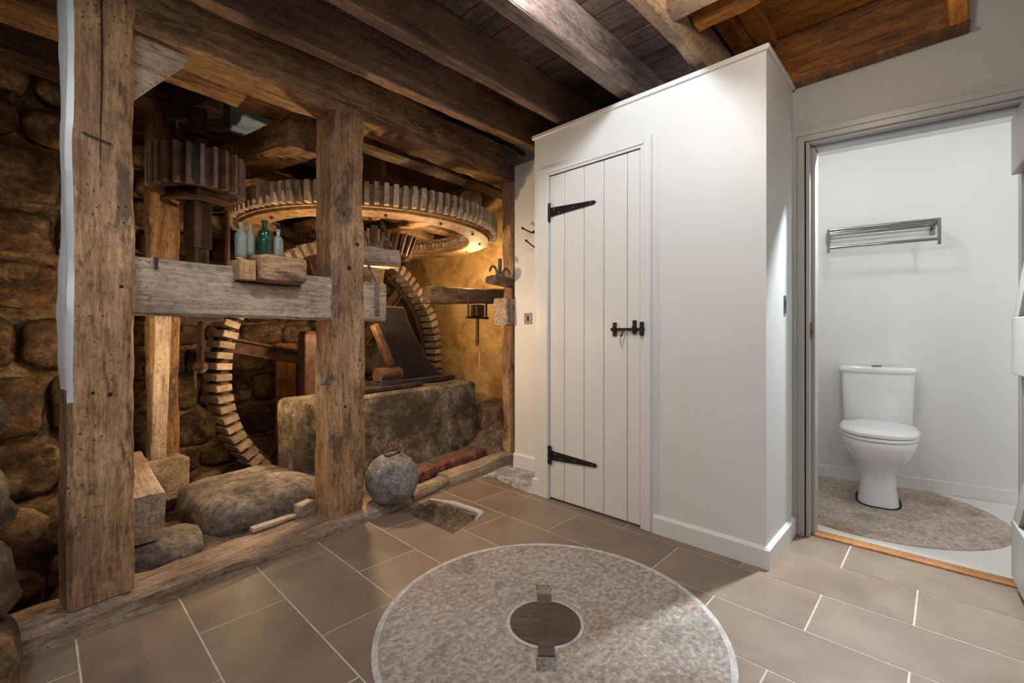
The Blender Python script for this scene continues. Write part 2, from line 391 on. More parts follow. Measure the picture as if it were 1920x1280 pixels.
# ------------------------------------------------------------------ mill pit shell
def ground(u, v):
    z = .045 + .02*nz((u, v, 0), 3, 1) + .012*nz((u, v, 0), 11, 2)
    if v > .75: z -= min(.62, (v-.75)*2.2)
    if u < .1: z -= min(.25, (.1-u)*1.6)
    if u > 2.45 and v > .2: z += min(.16, (u-2.45)*.5)
    return z
st(sheet('floor_mill', -1.0, 3.12, .10, 2.25, 72, 42, ground, M['earth'], MM), 'dusty earth and stone floor of the mill pit')
def zb(u, z): return .03*nz((u, z, 0), 4, 8)
def wall_sheet(name, F, w, h, mat, amp=.03, z0=-.7):
    return st(sheet(name, 0, w, z0, h, int(w*14), int((h-z0)*14), lambda x, y: amp*nz((x, y, 0), 4, 8) + amp*.5*nz((x, y, 0), 13, 3), mat, F @ Matrix.Rotation(PI/2, 4, 'X')))
def rubble(parent, F, w, h, z0, seed, rowh=(.16, .3), wid=(.2, .45), mats=('rubble', 'rubble2'), depth=.16, gap=.02):
    r = random.Random(seed); z = z0
    while z < h:
        rh = r.uniform(*rowh); x = -r.uniform(0, .2)
        while x < w:
            ww = min(r.uniform(*wid), w + .1 - x); hh = rh*r.uniform(.86, 1.02)
            rock('stone', (x+ww/2, r.uniform(-.02, .015), z+rh/2), (ww-gap, depth*r.uniform(.8, 1.25), hh-gap), M[r.choice(mats)], parent, F, r.uniform(0, 90), 0, r.uniform(-.06, .06), sub=3, power=r.uniform(3.6, 7), amp=.05, fine=.035)
            x += ww
        z += rh
Fl = MM @ T(-1.0, 1.22, 0); wl = wall_sheet('wall_left', Fl, 1.36, 2.51, M['mortar'])
rubble(wl, Fl, 1.25, 2.4, -.35, 3, (.2, .34), (.28, .5))
Fb = MM @ T(.40, 2.16, 0); wb = wall_sheet('wall_back', Fb, 2.7, 2.51, M['mortar'])
rubble(wb, Fb, 2.45, 2.4, -.6, 7, (.18, .3), (.24, .5))
Fr = MM @ T(3.06, 2.22, 0) @ RZ(-PI/2); wr = wall_sheet('wall_right', Fr, 2.27, 2.51, M['plaster'], .018)
st(obj('wall_jog', B(.36, .42, 1.3, 2.18, -.7, 2.51), M['mortar'], None, MM))
st(obj('wall_mill_end', B(-1.06, -1.0, -.1, 1.3, -.7, 2.27), M['mortar'], None, MM))
st(obj('ceiling_mill', B(-1.1, 3.1, .02, 2.3, 2.50, 2.54), M['darkwood'], None, MM))
# lower-left pier of boulders
wp = st(obj('wall_pier', B(-1.0, -.44, -.12, .10, 0, 2.27), M['mortar'], None, MM), 'rough stone pier beside the painted post')
for i, (u, v, z, s) in enumerate([(-.33, -.06, .07, (.24, .34, .22)), (-.335, .03, .27, (.24, .3, .24)), (-.34, .04, .50, (.24, .28, .26)), (-.37, .06, .72, (.24, .28, .24)), (-.40, .08, .95, (.26, .28, .26))]):
    rock('stone', (u, v, z), s, M['rubble' if i % 2 else 'rubble2'], wp, None, 20+i, .2*i, 0, amp=.12, fine=.05)

# ------------------------------------------------------------------ room shell
def S(name, *a, mat='wall', **k): return st(obj(name, B(*a, **k), M[mat]))
S('wall_front', -2.2, -2.1, -2.0, 2.2, 0, 2.5)
S('wall_camera_side', -2.2, 2.72, -2.1, -2.0, 0, 2.5)
S('wall_far_left', -2.2, -.16, 2.06, 2.12, 0, 2.27)
X0 = 2.15
# closet: front wall round the door opening, side wall, left return
bm = bmesh.new(); box(bm, X0, X0+.08, .555, 1.13, 0, 2.215); box(bm, X0, X0+.08, 1.742, 1.86, 0, 2.215); box(bm, X0, X0+.08, 1.13, 1.742, 1.955, 2.215)
st(obj('wall_closet_front', bm, M['wall']), 'pale grey closet front around the boarded door')
S('wall_closet_side', X0+.08, 2.62, .555, .60, 0, 2.215); S('wall_closet_return', X0+.08, 2.62, 1.82, 1.86, 0, 2.215)
S('ceiling_closet', X0, 2.62, .555, 1.86, 2.215, 2.225)
bm = bmesh.new()
box(bm, X0-.014, X0+.02, .541, 1.874, 2.208, 2.232, .003); box(bm, X0+.02, 2.60, .5412, .575, 2.2085, 2.2318, .003)
st(obj('trim_1', bm, M['trim']), 'slim white cornice round the closet top')
def skirt(name, pts, h=.09, t=.016, mat='trim'):
    bm = bmesh.new()
    for (x0, y0), (x1, y1) in zip(pts, pts[1:]):
        d = Vector((x1-x0, y1-y0, 0)); L = d.length; a = math.atan2(d.y, d.x)
        Mx = T(x0, y0, 0) @ RZ(a); b2 = bmesh.new()
        prism(b2, [(0, 0), (t, 0), (t, h-.012), (t*.45, h), (0, h)], 0, L)
        bmesh.ops.transform(b2, matrix=Mx @ Matrix(((0, 0, 1, 0), (1, 0, 0, 0), (0, 1, 0, 0), (0, 0, 0, 1))), verts=b2.verts)
        tmp = bpy.data.meshes.new('t'); b2.to_mesh(tmp); b2.free(); bm.from_mesh(tmp); bpy.data.meshes.remove(tmp)
    return st(obj(name, bm, M[mat]))
skirt('baseboard_1', [(X0, .5555), (X0, 1.068)], .092); 
b1 = bmesh.new(); prism(b1, [(X0-.016, .539), (2.595, .539), (2.595, .5554), (X0-.016, .5554)], 0, .080); loft(b1, [[(X0-.016, .539, .08), (2.595, .539, .08), (2.595, .5554, .08), (X0-.016, .5554, .08)], [(X0-.006, .549, .092), (2.595, .549, .092), (2.595, .5554, .092), (X0-.006, .5554, .092)]])
st(obj('baseboard_2', b1, M['trim']))
bm = bmesh.new(); box(bm, X0-.018, X0, 1.80, 1.868, 0, .10, .003); st(obj('baseboard_3', bm, M['trim']))
# door surround
bm = bmesh.new()
def arch(bm, x, ya, yb, z0, z1, o=1):
    box(bm, x-.012, x+.01, ya, yb, z0, z1, .002); box(bm, x-.02, x-.010, ya+.004*o, yb-.022, z0, z1, .003)
arch(bm, X0, 1.072, 1.135, 0, 2.004); arch(bm, X0, 1.738, 1.835, 0, 2.004); box(bm, X0-.0118, X0+.01, 1.1352, 1.7378, 1.955, 2.0038); box(bm, X0-.0198, X0-.0105, 1.114, 1.741, 1.967, 1.992, .003)
st(obj('trim_2', bm, M['trim']), 'white moulded surround of the boarded closet door')
door = st(obj('door_1', B(X0+.005, X0+.03, 1.137, 1.736, .012, 1.95), M['trim']), 'pale boarded ledged closet door with black strap hinges')
for a, b in zip([1.137, 1.213, 1.356, 1.486, 1.625], [1.213, 1.356, 1.486, 1.625, 1.736]):
    obj('board', B(X0-.006, X0+.014, a+.0018, b-.0018, .012, 1.948, bev=.0028), M['trim'], door)
def hinge(y, z, dz):
    bm = bmesh.new(); box(bm, X0-.016, X0-.010+.004, y-.018, y+.018, z-.055, z+.055, .002)
    L = .33; Fz = lambda t: z + dz*t
    pts = [(y-.018, -.027), (y-L, -.010), (y-L-.012, 0), (y-L, .010), (y-.018, .027)]
    lo = [bm.verts.new((X0-.014, p[0], Fz((y-p[0])/L) + p[1])) for p in pts]; hi = [bm.verts.new((X0-.006, p[0], Fz((y-p[0])/L) + p[1])) for p in pts]
    bm.faces.new(lo); bm.faces.new(hi[::-1])
    for i in range(5): bm.faces.new((lo[i], lo[(i+1) % 5], hi[(i+1) % 5], hi[i]))
    tube(bm, [(X0-.016, y-.018, z-.055), (X0-.016, y-.018, z+.055)], .006, 8)
    h = obj('strap_hinge', bm, M['blackiron'], door); h['label'] = 'black iron strap hinge'
    for yy, oz in [(y+.006, .04), (y+.006, 0), (y+.006, -.04), (y-.05, .012), (y-.09, -.012), (y-.19, .0), (y-.31, 0)]:
        t = max(0, (y-yy)/L); b2 = bmesh.new(); bmesh.ops.create_uvsphere(b2, u_segments=8, v_segments=4, radius=.006)
        obj('screw', b2, M['steel'], h, T(X0-.0145, yy, z + dz*t + oz))
hinge(1.745, 1.73, -.0); hinge(1.738, .268, .0)
bm = bmesh.new()
for y, z, hh in [(1.285, 1.022, .037), (1.168, 1.033, .036)]: box(bm, X0-.014, X0-.005, y-.011, y+.011, z-hh, z+hh, .002)
box(bm, X0-.03, X0-.010, 1.279, 1.291, 1.010, 1.034, .002); box(bm, X0-.03, X0-.010, 1.162, 1.174, 1.012, 1.036, .002)
tube(bm, [(X0-.022, 1.30, 1.022), (X0-.022, 1.105, 1.022)], .0075, 10); tube(bm, [(X0-.022, 1.225, 1.02), (X0-.036, 1.228, .995), (X0-.036, 1.232, .985)], .005, 8)
bl = obj('bolt', bm, M['blackiron'], door); bl['label'] = 'black iron sliding bolt'
bm = bmesh.new(); box(bm, X0-.03, X0-.02, 1.108, 1.130, .988, 1.060, .002); box(bm, X0-.036, X0-.028, 1.11, 1.126, 1.006, 1.038, .002)
obj('bolt_keeper', bm, M['blackiron'], door)
bm = bmesh.new(); tube(bm, [(X0-.037, 1.233, .985), (X0-.036, 1.236, .96), (X0-.02, 1.238, .925)], .0016, 6); obj('cord', bm, M['blackiron'], door)
# lobby wall around the wc doorway
Xd = 2.62
bm = bmesh.new(); box(bm, Xd, Xd+.1, .50, .9, 0, 2.5); box(bm, Xd, Xd+.1, -.21, .50, 1.95, 2.5); box(bm, Xd, Xd+.1, -2.0, -.21, 0, 2.5)
st(obj('wall_doorway', bm, M['wall_dk']), 'grey lobby wall above and beside the wc doorway')
bm = bmesh.new()
box(bm, Xd-.02, Xd+.005, .535, .566, 0, 1.985, .004); box(bm, Xd-.0142, Xd+.0048, .505, .5362, 0, 1.955, .003)
box(bm, Xd, Xd+.12, .485, .508, 0, 1.945, .002); box(bm, Xd+.045, Xd+.12, .470, .486, 0, 1.93, .002)
def bar_y(bm, x0, x1, y0, y1, za, zb, h, bev=.003):                   # bar along y whose height drifts from za to zb
    bx = bmesh.new(); box(bx, x0, x1, y0, y1, 0, h, bev)
    for v in bx.verts: v.co.z += zb + (za-zb)*(v.co.y-y0)/(y1-y0)
    tmp = bpy.data.meshes.new('t'); bx.to_mesh(tmp); bx.free(); bm.from_mesh(tmp); bpy.data.meshes.remove(tmp)
bar_y(bm, Xd-.0204, Xd+.0046, -.24, .5664, 1.972, 1.93, .032); bar_y(bm, Xd-.0146, Xd+.0044, -.24, .5346, 1.945, 1.905, .03); bar_y(bm, Xd+.0007, Xd+.1193, -.24, .4848, 1.93, 1.895, .02); bar_y(bm, Xd+.0457, Xd+.1187, -.24, .4698, 1.915, 1.88, .02)
st(obj('trim_3', bm, M['trim_dk']), 'grey moulded frame of the wc doorway')
bm = bmesh.new(); box(bm, Xd+.001, Xd+.12, -.235, -.21, 0, 1.9); box(bm, Xd-.02, Xd+.005, -.30, -.235, 0, 1.96, .004); st(obj('trim_4', bm, M['trim_dk']))
st(obj('trim_5', B(Xd+.035, Xd+.105, -.235, .485, -.004, .010, bev=.003), M['thresh']), 'narrow oak threshold strip of the wc doorway')
kp = obj('strike_plate', B(Xd+.012, Xd+.046, .4815, .4855, .975, 1.055, bev=.001), M['brass']); tag(kp, 'small aged brass strike plate on the grey door frame', 'strike plate')
obj('keep', B(Xd+.022, Xd+.036, .4795, .4825, 1.0, 1.022, bev=.001), M['gap'], kp)
# open ledged wc door standing into the lobby
Fd = T(2.655, -.225, 0) @ RZ(math.radians(184))
d2 = st(link('door_2', mesh('door_2', B(0, .70, -.0, .012, .012, 1.90), M['trim_dk']), None, None, Fd), 'open pale grey ledged and braced wc door')
for i in range(5): obj('board', B(.14*i+.001, .14*i+.139, -.014, .002, .010, 1.905, bev=.002), M['trim_dk'], d2, Fd)
for z0, z1 in ((.05, .275), (.845, 1.062), (1.62, 1.84)): obj('ledge', B(.01, .69, -.042, -.013, z0, z1, bev=.003), M['trim_dk'], d2, Fd)
for za, zb in ((.275, .845), (1.062, 1.62)):
    b2 = prism(bmesh.new(), [(.012, za), (.11, za), (.66, zb), (.56, zb)], -.013, .028-.0); 
    bmesh.ops.transform(b2, matrix=Matrix.Rotation(PI/2, 4, 'X'), verts=b2.verts)
    for v in b2.verts: v.co.y = -.038 if v.co.y < 0 else -.013
    obj('brace', b2, M['trim_dk'], d2, Fd)
# alcove wall with hooks
S('wall_alcove', 2.45, 2.62, 1.86, 2.315, 0, 2.24, mat='wall')
skirt('baseboard_4', [(2.45, 1.86), (2.45, 2.315)], .12)
def plate(name, Mx, label, w=.05, h=.085):
    t = obj(name, B(-.004, 0, -w/2, w/2, -h/2, h/2, bev=.0015), M['steel'], None, Mx); tag(t, label, 'switch plate')
    obj('key_slot', B(-.0055, -.003, -.006, .006, -.016, .016), M['gap'], t, Mx); obj('key_slot_rim', B(-.0048, -.003, -.009, .009, -.02, .02), M['chrome'], t, Mx)
plate('switch_plate', T(2.45, 2.18, 1.108), 'grey metal switch plate on the narrow wall below the coat hooks', .075, .08)
plate('switch_plate', T(2.457, .555, 1.138) @ RZ(PI/2), 'slim grey metal switch plate on the closet side wall', .035, .085)
def hook(y, z, label, s=1):
    t = thing('coat_hook', label, 'coat hook', (2.45, y, z)); Mx = T(2.45, y, z)
    obj('backplate', lathe(bmesh.new(), [(0, 0), (.012, 0), (.012, .004), (0, .005)], 12), M['blackiron'], t, Mx @ Matrix.Rotation(-PI/2, 4, 'Y'), 40)
    bm = bmesh.new(); tube(bm, [(0, 0, 0), (-.03, 0, -.01*s), (-.055, .012, .0), (-.062, .05, .022*s)], [.006, .006, .005, .006], 8)
    bmesh.ops.create_uvsphere(bm, u_segments=10, v_segments=6, radius=.010, matrix=T(-.062, .055, .024*s)); obj('prong', bm, M['blackiron'], t, Mx, 60)
hook(2.125, 1.725, 'black iron coat hook, upper prong of the pair on the narrow wall'); hook(2.09, 1.62, 'black iron coat hook mounted below another one on the narrow wall', 1.5)
# rubble patch of broken concrete in the alcove
bm = bmesh.new(); cen = Vector((2.28, 2.10, 0)); ring = [(2.14, 2.335), (2.19, 2.24), (2.16, 2.14), (2.135, 1.98), (2.125, 1.86), (2.30, 1.87), (2.44, 1.90), (2.44, 2.10), (2.44, 2.30), (2.46, 2.40), (2.30, 2.37)]
R_ = []
for k in (1.0, .93, .75, .5, .25):
    R_.append([(cen.x+(x-cen.x)*k, cen.y+(y-cen.y)*k, (.002 if k == 1 else .012 + .022*abs(nz((x*k, y*k, k), 9, 4)) + .01*(1-k))) for x, y in ring])
loft(bm, R_); tag(obj('concrete_patch', bm, M['concrete'], None, I4, 25), 'broken pale grey concrete patch where the tiles stop by the closet', 'concrete patch')

# ------------------------------------------------------------------ wc
Wd = Vector((.16, -.97, 0)).normalized(); Wa = math.atan2(Wd.y, Wd.x)
FW = T(3.80, .68, 0) @ RZ(Wa)                                          # x along the wc back wall, y = out of wall (+y is away from camera side)
S('floor_wc', 2.72, 4.3, -1.3, 1.0, -.03, .0, mat='wcfloor')
st(obj('wall_wc_back', B(-.3, 2.1, 0, .08, 0, 2.3), M['wcwall'], None, FW)); 
S('wall_wc_left', 2.72, 4.0, .885, .945, 0, 2.3, mat='wcwall'); S('wall_wc_right', 2.72, 4.4, -1.3, -1.24, 0, 2.3, mat='wcwall')
st(obj('ceiling_wc', B(2.72, 4.4, -1.3, .95, 2.245, 2.3), M['wcwall']))
bm = bmesh.new(); box(bm, -.3, 2.1, -.016, 0, 0, .082, .003); st(obj('baseboard_5', bm, M['wcwall'], None, FW))
tag(obj('inset_stone_disc', lathe(bmesh.new(), [(0, -.02), (.56, -.02), (.56, .004), (.555, .006), (0, .006)], 72), M['wcstone'], None, T(3.37, .31, 0)), 'round grey-brown millstone let into the wc floor under the toilet', 'millstone')
dl = obj('downlight', lathe(bmesh.new(), [(0, -.004), (.02, -.004), (.034, -.008), (.04, 0), (0, 0)], 24), M['chrome'], None, T(3.62, .60, 2.245), 40); tag(dl, 'small round recessed downlight in the wc ceiling', 'downlight')
obj('lens', lathe(bmesh.new(), [(0, -.006), (.018, -.006), (.018, -.003), (0, -.003)], 16), M['porcelain'], dl, T(3.62, .60, 2.245))
def ell(cx, cy, a, b, z, n=36, p=2.3, flat=None):
    out = []
    for i in range(n):
        t = 2*PI*i/n; c, s = math.cos(t), math.sin(t)
        x = cx + a*math.copysign(abs(c)**(2/p), c); y = cy + b*math.copysign(abs(s)**(2/p), s)
        if flat is not None: x = max(x, flat) if flat < cx else min(x, flat)
        out.append((x, y, z))
    return out
FT = T(3.845, .335, .006) @ RZ(math.radians(180+6))                    # x points out of the wall into the room
wc = thing('toilet', 'white close-coupled toilet standing on the round stone disc', 'toilet', Mx=FT)
rings = [ell(.375, 0, .155, .098, 0, p=3), ell(.375, 0, .152, .096, .02, p=3), ell(.375, 0, .135, .085, .12, p=2.8), ell(.39, 0, .138, .088, .19), ell(.405, 0, .175, .115, .25), ell(.42, 0, .225, .155, .31), ell(.43, 0, .25, .172, .36), ell(.43, 0, .255, .176, .385), ell(.43, 0, .25, .172, .395)]
obj('bowl', loft(bmesh.new(), rings), M['porcelain'], wc, FT, 50)
obj('bowl_back', B(.015, .24, -.11, .11, .26, .395, bev=.02, seg=3), M['porcelain'], wc, FT, 40)
obj('seat', loft(bmesh.new(), [ell(.43, 0, .252, .176, .398), ell(.43, 0, .258, .181, .405), ell(.43, 0, .258, .181, .412), ell(.43, 0, .254, .178, .418)]), M['porcelain'], wc, FT, 40)
obj('seat_lid', loft(bmesh.new(), [ell(.425, 0, .256, .18, .420), ell(.425, 0, .264, .186, .426), ell(.425, 0, .264, .186, .440), ell(.425, 0, .25, .175, .452), ell(.425, 0, .18, .12, .458)]), M['porcelain'], wc, FT, 40)
obj('cistern', loft(bmesh.new(), [ell(.085, 0, .075, .165, .40, p=9), ell(.088, 0, .080, .172, .42, p=9), ell(.09, 0, .086, .183, .745, p=9)]), M['porcelain'], wc, FT, 40)
lid = obj('cistern_lid', loft(bmesh.new(), [ell(.092, 0, .09, .186, .745, p=8), ell(.092, 0, .094, .192, .755, p=8), ell(.092, 0, .094, .192, .772, p=8), ell(.092, 0, .088, .186, .781, p=8)]), M['porcelain'], wc, FT, 40)
obj('flush_button', lathe(bmesh.new(), [(0, 0), (.026, 0), (.026, .005), (.022, .009), (0, .009)], 24), M['chrome'], lid, FT @ T(.095, .0, .781), 40)
for s in (-1, 1): obj('lid_hinge', B(.175, .20, s*.07-.02, s*.07+.02, .40, .425, bev=.005), M['porcelain'], wc, FT)
bm = bmesh.new()
loft(bm, [ell(.375, 0, .166, .108, -.002, p=3), ell(.375, 0, .166, .108, .004, p=3)]); obj('sealant', bm, M['gap'], wc, FT)
# towel rack
FK = FW @ T(0, 0, 0)
rk = thing('towel_rack', 'chrome towel rack of horizontal rods on the white wc wall', 'towel rack', Mx=FW @ T(.36, 0, 1.6))
for x in (.085, .625):
    obj('bracket', B(x-.012, x+.012, -.012, -.002, 1.62, 1.70, bev=.003), M['chrome'], rk, FK)
    obj('side_arm', B(x-.006, x+.006, -.20, -.005, 1.655, 1.685, bev=.002), M['chrome'], rk, FK)
    obj('end_plate', B(x-.008, x+.008, -.212, -.19, 1.53, 1.685, bev=.003), M['chrome'], rk, FK)
for y, z in ((-.20, 1.68), (-.14, 1.675), (-.08, 1.675), (-.03, 1.675), (-.20, 1.565)):
    obj('rod', tube(bmesh.new(), [(.08, y, z), (.63, y, z)], .0095 if y == -.2 else .007, 12), M['chrome'], rk, FK, 40)

# ------------------------------------------------------------------ ceiling, joists, hatch
ce = st(obj('ceiling', B(-2.2, 2.72, -2.1, 2.35, 2.51, 2.54), M['gap']), 'dark boarded ceiling above the joists')
x = -.6
while x < 2.62:
    wd = rnd.choice((.10, .115, .13))
    obj('board', B(x+.002, x+wd-.002, .60, 2.34, 2.488+rnd.uniform(0, .004), 2.51), M['board'], ce)
    x += wd
for y0 in (-2.0,):
    obj('board', B(-2.1, 2.62, -2.0, -.06, 2.49, 2.51), M['wall_dk'], ce)
    obj('board', B(-2.1, .9, -.06, .60, 2.49, 2.51), M['board'], ce)
def joist(y0, y1, mat, label, seed, x0=-2.1, x1=2.66, z=2.27, rough=.004, h=.22, **k):
    o = timber('ceiling_joist', (x0, (y0+y1)/2, z+h/2), (x1, (y0+y1)/2, z+h/2), y1-y0, h, M[mat], None, I4, seed, rough, .006, 5, .08, **k)
    return tag(o, label, 'joist')
joist(2.03, 2.098, 'joist', 'dark red-brown ceiling joist running next to the hewn frame beam', 1, x1=2.72)
joist(1.655, 1.715, 'joist', 'narrow reddish ceiling joist with a pinkish underside over the closet', 2)
joist(1.20, 1.285, 'joist_grey', 'grey-brown ceiling joist with a bluish sheen', 3, rough=.003)
joist(.82, .888, 'joist_pale', 'pale rough-faced ceiling joist beside the orange hatch boards', 4, rough=.012)
S('wall_lintel_band', 2.66, 2.72, .86, 2.4, 2.2, 2.5, mat='wall_dk')
tr = timber('trimmer_beam', (2.586, .0, 2.362), (2.586, .80, 2.362), .06, .255, M['trimmer'], None, I4, 8, .004, .006); tag(tr, 'dark brown trimmer beam along the wall top beside the hatch', 'beam')
ed = obj('edge_strip', B(2.54, 2.62, -.07, .541, 2.222, 2.238, bev=.003), M['trimmer'], tr)
tag(timber('corner_block', (2.575, -.034, 2.236), (2.575, -.034, 2.466), .07, .07, M['hatch_x'], None, I4, 9, .008, .01), 'short orange timber block closing the end of the trimmer beam', 'timber block')
h_ = thing('ceiling_hatch', 'orange boarded ceiling hatch with cross cleats beside the trimmer beam', 'hatch', (2.0, .3, 2.45))
for i, (a, b) in enumerate([(.95, 1.17), (1.17, 1.38), (1.38, 1.60), (1.60, 1.83), (1.83, 2.06), (2.06, 2.30), (2.30, 2.545)]):
    obj('board', B(a+.002, b-.002, -.03, .80, 2.462+.004*(i % 2), 2.488, bev=.002), M['hatch'], h_)
for y0, y1, xa, xb, z in ((.60, .685, 2.066, 2.50, 2.425), (.685, .735, 2.10, 2.45, 2.43)):
    timber('cleat', (xa, (y0+y1)/2, z+.02), (xb, (y0+y1)/2, z+.02), y1-y0, .045, M['hatch_x'], h_, I4, int(xa*50), .006, .01)
ng = timber('noggin', (1.80, .20, 2.35), (1.80, .83, 2.35), .085, .10, M['joist_pale'], None, I4, 12, .006, .008); tag(ng, 'short pale cross timber butting into the pale rough joist', 'timber')
ng2 = timber('noggin', (2.02, .55, 2.40), (2.02, .80, 2.40), .09, .10, M['hatch_x'], None, I4, 13, .008, .01); tag(ng2, 'short orange cross timber under the hatch near the closet corner', 'timber')

# ------------------------------------------------------------------ timber frame of the mill
fr = thing('mill_timberwork', 'heavy old oak mill frame of posts, rail and beams', 'timber frame', Mx=MM)
def white_side(t, side, k, L): return 1 if (side == 0 and t > .72 + .05*nz((k, k, 0), 3, 1)) else 0
# cross-section order: side 0 = bottom(-z), 1 = +y, 2 = top, 3 = -y ; for posts local z = u, local y = -v... 
p1 = timber('post', (-.005, .068, .083), (-.005, .068, 2.272), .135, .175, M['post'], fr, MM, 21, .006, .014, 7, .04, mats=[M['post'], M['white_rough']], matfn=white_side, wear=.015)
p1['label'] = 'broad oak post, its left side whitewashed'
timber('post', (.99, .115, .04), (.99, .115, 2.15), .18, .195, M['post'], fr, MM, 22, .008, .016, 7, .04, wear=.06)
timber('post', (2.525, .07, .03), (2.525, .07, 2.25), .10, .12, M['post'], fr, MM, 23, .008, .014, 5, .05, wear=.05)
def rail_top(t):
    u = t + .08
    return .150 if .43 < u < .725 else .215
timber('rail', (.08, .10, 1.178), (1.235, .10, 1.178), .13, .215, M['oak'], fr, MM, 24, .004, .010, 7, .05, topf=(rail_top, [.349, .351, .644, .646]))
timber('top_beam', (.05, .115, 2.228), (2.75, .115, 2.34), .21, .25, M['beam'], fr, MM, 25, .008, .016, 6, .06, wear=.05)
timber('sill', (-.30, .085, .03), (1.38, .085, .0), .21, .10, M['sill'], fr, MM, 26, .010, .02, 7, .04, wear=.08)
bm = bmesh.new(); pts = [(.07, 2.12), (.27, 2.12), (.262, 2.07), (.08, 1.84)]
prism(bm, pts, 0, .05); bmesh.ops.transform(bm, matrix=Matrix.Rotation(PI/2, 4, 'X'), verts=bm.verts)
obj('brace', bm, M['oak'], fr, MM @ T(0, .10, 0))
bm = bmesh.new(); box(bm, 1.155, 1.185, -.0+.026, .036, 1.10, 1.29, .004); tube(bm, [(1.17, .02, 1.125), (1.17, .034, 1.125)], .012, 10); tube(bm, [(1.17, .03, 1.28), (1.165, .06, 1.33), (1.155, .1, 1.40)], .008, 8)
s_ = obj('iron_strap', bm, M['greyiron'], fr, MM); s_['label'] = 'grey iron strap on the rail end'
bm = bmesh.new(); tube(bm, [(-.055, .0, 1.672), (-.05, -.010, 1.668), (.012, -.010, 1.655), (.016, .0, 1.66)], .0028, 6); obj('staple', bm, M['iron'], fr, MM)
bm = bmesh.new(); tube(bm, [(.155, .03, 1.285), (.155, .028, 1.24)], [.007, .003], 6); obj('peg', bm, M['iron'], fr, MM)
# crack down the broad post
bm = bmesh.new(); pp = []
for i in range(26):
    z = 2.262 - i*.030; pp.append((-.008 + .010*nz((0, 0, z), 3, 6), -.0015, z))
tube(bm, pp, [.002+.0015*abs(nz((0, 0, p[2]), 8, 2)) for p in pp], 5); obj('crack', bm, M['gap'], fr, MM)
# jack stud fixed behind the middle post
bm = bmesh.new(); tube(bm, [(.845, .06, .745), (.925, .06, .75)], .008, 8); tube(bm, [(.87, .05, .72), (.87, .05, .77)], .006, 8); obj('iron_pin', bm, M['greyiron'], fr, MM)

# kerb pieces and bricks
kb = timber('kerb_timber', (1.73, .055, .028), (2.44, .06, .03), .12, .075, M['oak'], None, MM, 31, .004, .01, 5, .05); tag(kb, 'pale squared kerb timber between the tiles and the bricks', 'kerb')
tag(timber('kerb_timber', (1.40, .055, .02), (1.72, .06, .025), .13, .075, M['sill'], None, MM, 32, .012, .03, 6, .03), 'rounded worn brown kerb timber beside the stone ball', 'kerb')
for i in range(4):
    u = 1.50 + i*.235
    tag(obj('brick', rock_bm(.225, .105, .075, 40+i, 3, 7, .02, .012), M['brick'], None, MM @ T(u, .175+.006*i, .072) @ RZ(.04*(i % 2)), 40), ['weathered red brick tucked right behind the stone ball', 'weathered red brick, second along the row from the stone ball', 'weathered red brick, second along the row from the far end post', 'weathered red brick closest to the far end post'][i], 'brick', 'brick row along the pit edge')
tag(obj('wood_block', B(-.045, .045, -.03, .03, -.03, .03, bev=.004), M['oak'], None, MM @ T(.825, .17, .105) @ RZ(.25)), 'small square wood block at the foot of the middle post', 'wood block')
tag(timber('batten', (.56, .165, .087), (.77, .168, .084), .035, .022, M['oak'], None, MM, 33, .003, .004, 4, .04), 'thin pale batten lying on the sill by the wood block', 'batten')
# stone ball with ring
C = Vector((1.40, 2.285, .172)); bl = thing('stone_ball', 'rough grey round stone weight with an iron ring on top', 'stone weight', (C.x, C.y, 0))
bm = bmesh.new(); bmesh.ops.create_icosphere(bm, subdivisions=5, radius=1)
for v in bm.verts:
    p = v.co.copy(); k = 1 + .035*nz(p, 1.7, 3) + .02*nz(p, 7, 4); v.co = Vector((p.x*.147, p.y*.147, max(-.128, min(p.z*.15, .138))))*k
obj('ball', bm, M['granite'], bl, T(*C), 60)
bm = bmesh.new(); tube(bm, [(C.x+.042*math.cos(t), C.y+.042*math.sin(t), C.z+.152+.012*math.cos(t)) for t in [2*PI*i/24 for i in range(25)]], .006, 8); tube(bm, [(C.x+.04, C.y-.005, C.z+.12), (C.x+.045, C.y, C.z+.172), (C.x+.05, C.y+.004, C.z+.12)], .005, 6)
obj('ring', bm, M['rust'], bl, I4, 60)

# inset millstone in the room floor
ms = thing('floor_millstone', 'round worn millstone set flush in the brown tiled floor', 'millstone', (1.2205, .991, 0)); FM = T(1.2205, .991, 0)
obj('stone_disc', lathe(bmesh.new(), [(0, -.02), (.568, -.02), (.568, .004), (.562, .008), (0, .008)], 96), M['millstone'], ms, FM)
obj('cement_ring', lathe(bmesh.new(), [(.566, -.01), (.566, .006), (.575, .009), (.586, .006), (.588, -.01)], 96, True), M['cement'], ms, FM, 60)
aw = math.radians(41)                                                # plug axis
FP = T(1.205, .995, 0) @ RZ(aw)
bm = prism(bmesh.new(), [(.121*math.cos(t), .121*math.sin(t)) for t in [2*PI*i/48 for i in range(48)]], 0, .0125); pl = obj('eye_plug', bm, M['plug'], ms, FP); pl['label'] = 'dark wooden plug in the stone eye'
for a, b in ((.10, .165), (-.165, -.10)): obj('plug_tongue', B(a, b, -.026, .026, .0, .013, bev=.001), M['plug'], pl, FP)
obj('eye_cement', lathe(bmesh.new(), [(0, 0), (.132, 0), (.132, .0092), (.121, .0098), (0, .0098)], 48), M['cement'], ms, FP)
for a, b in ((.165, .235), (-.225, -.165)): obj('slot_fill', B(a, b, -.032, .032, 0, .0095, bev=.002), M['granite'], ms, FP)

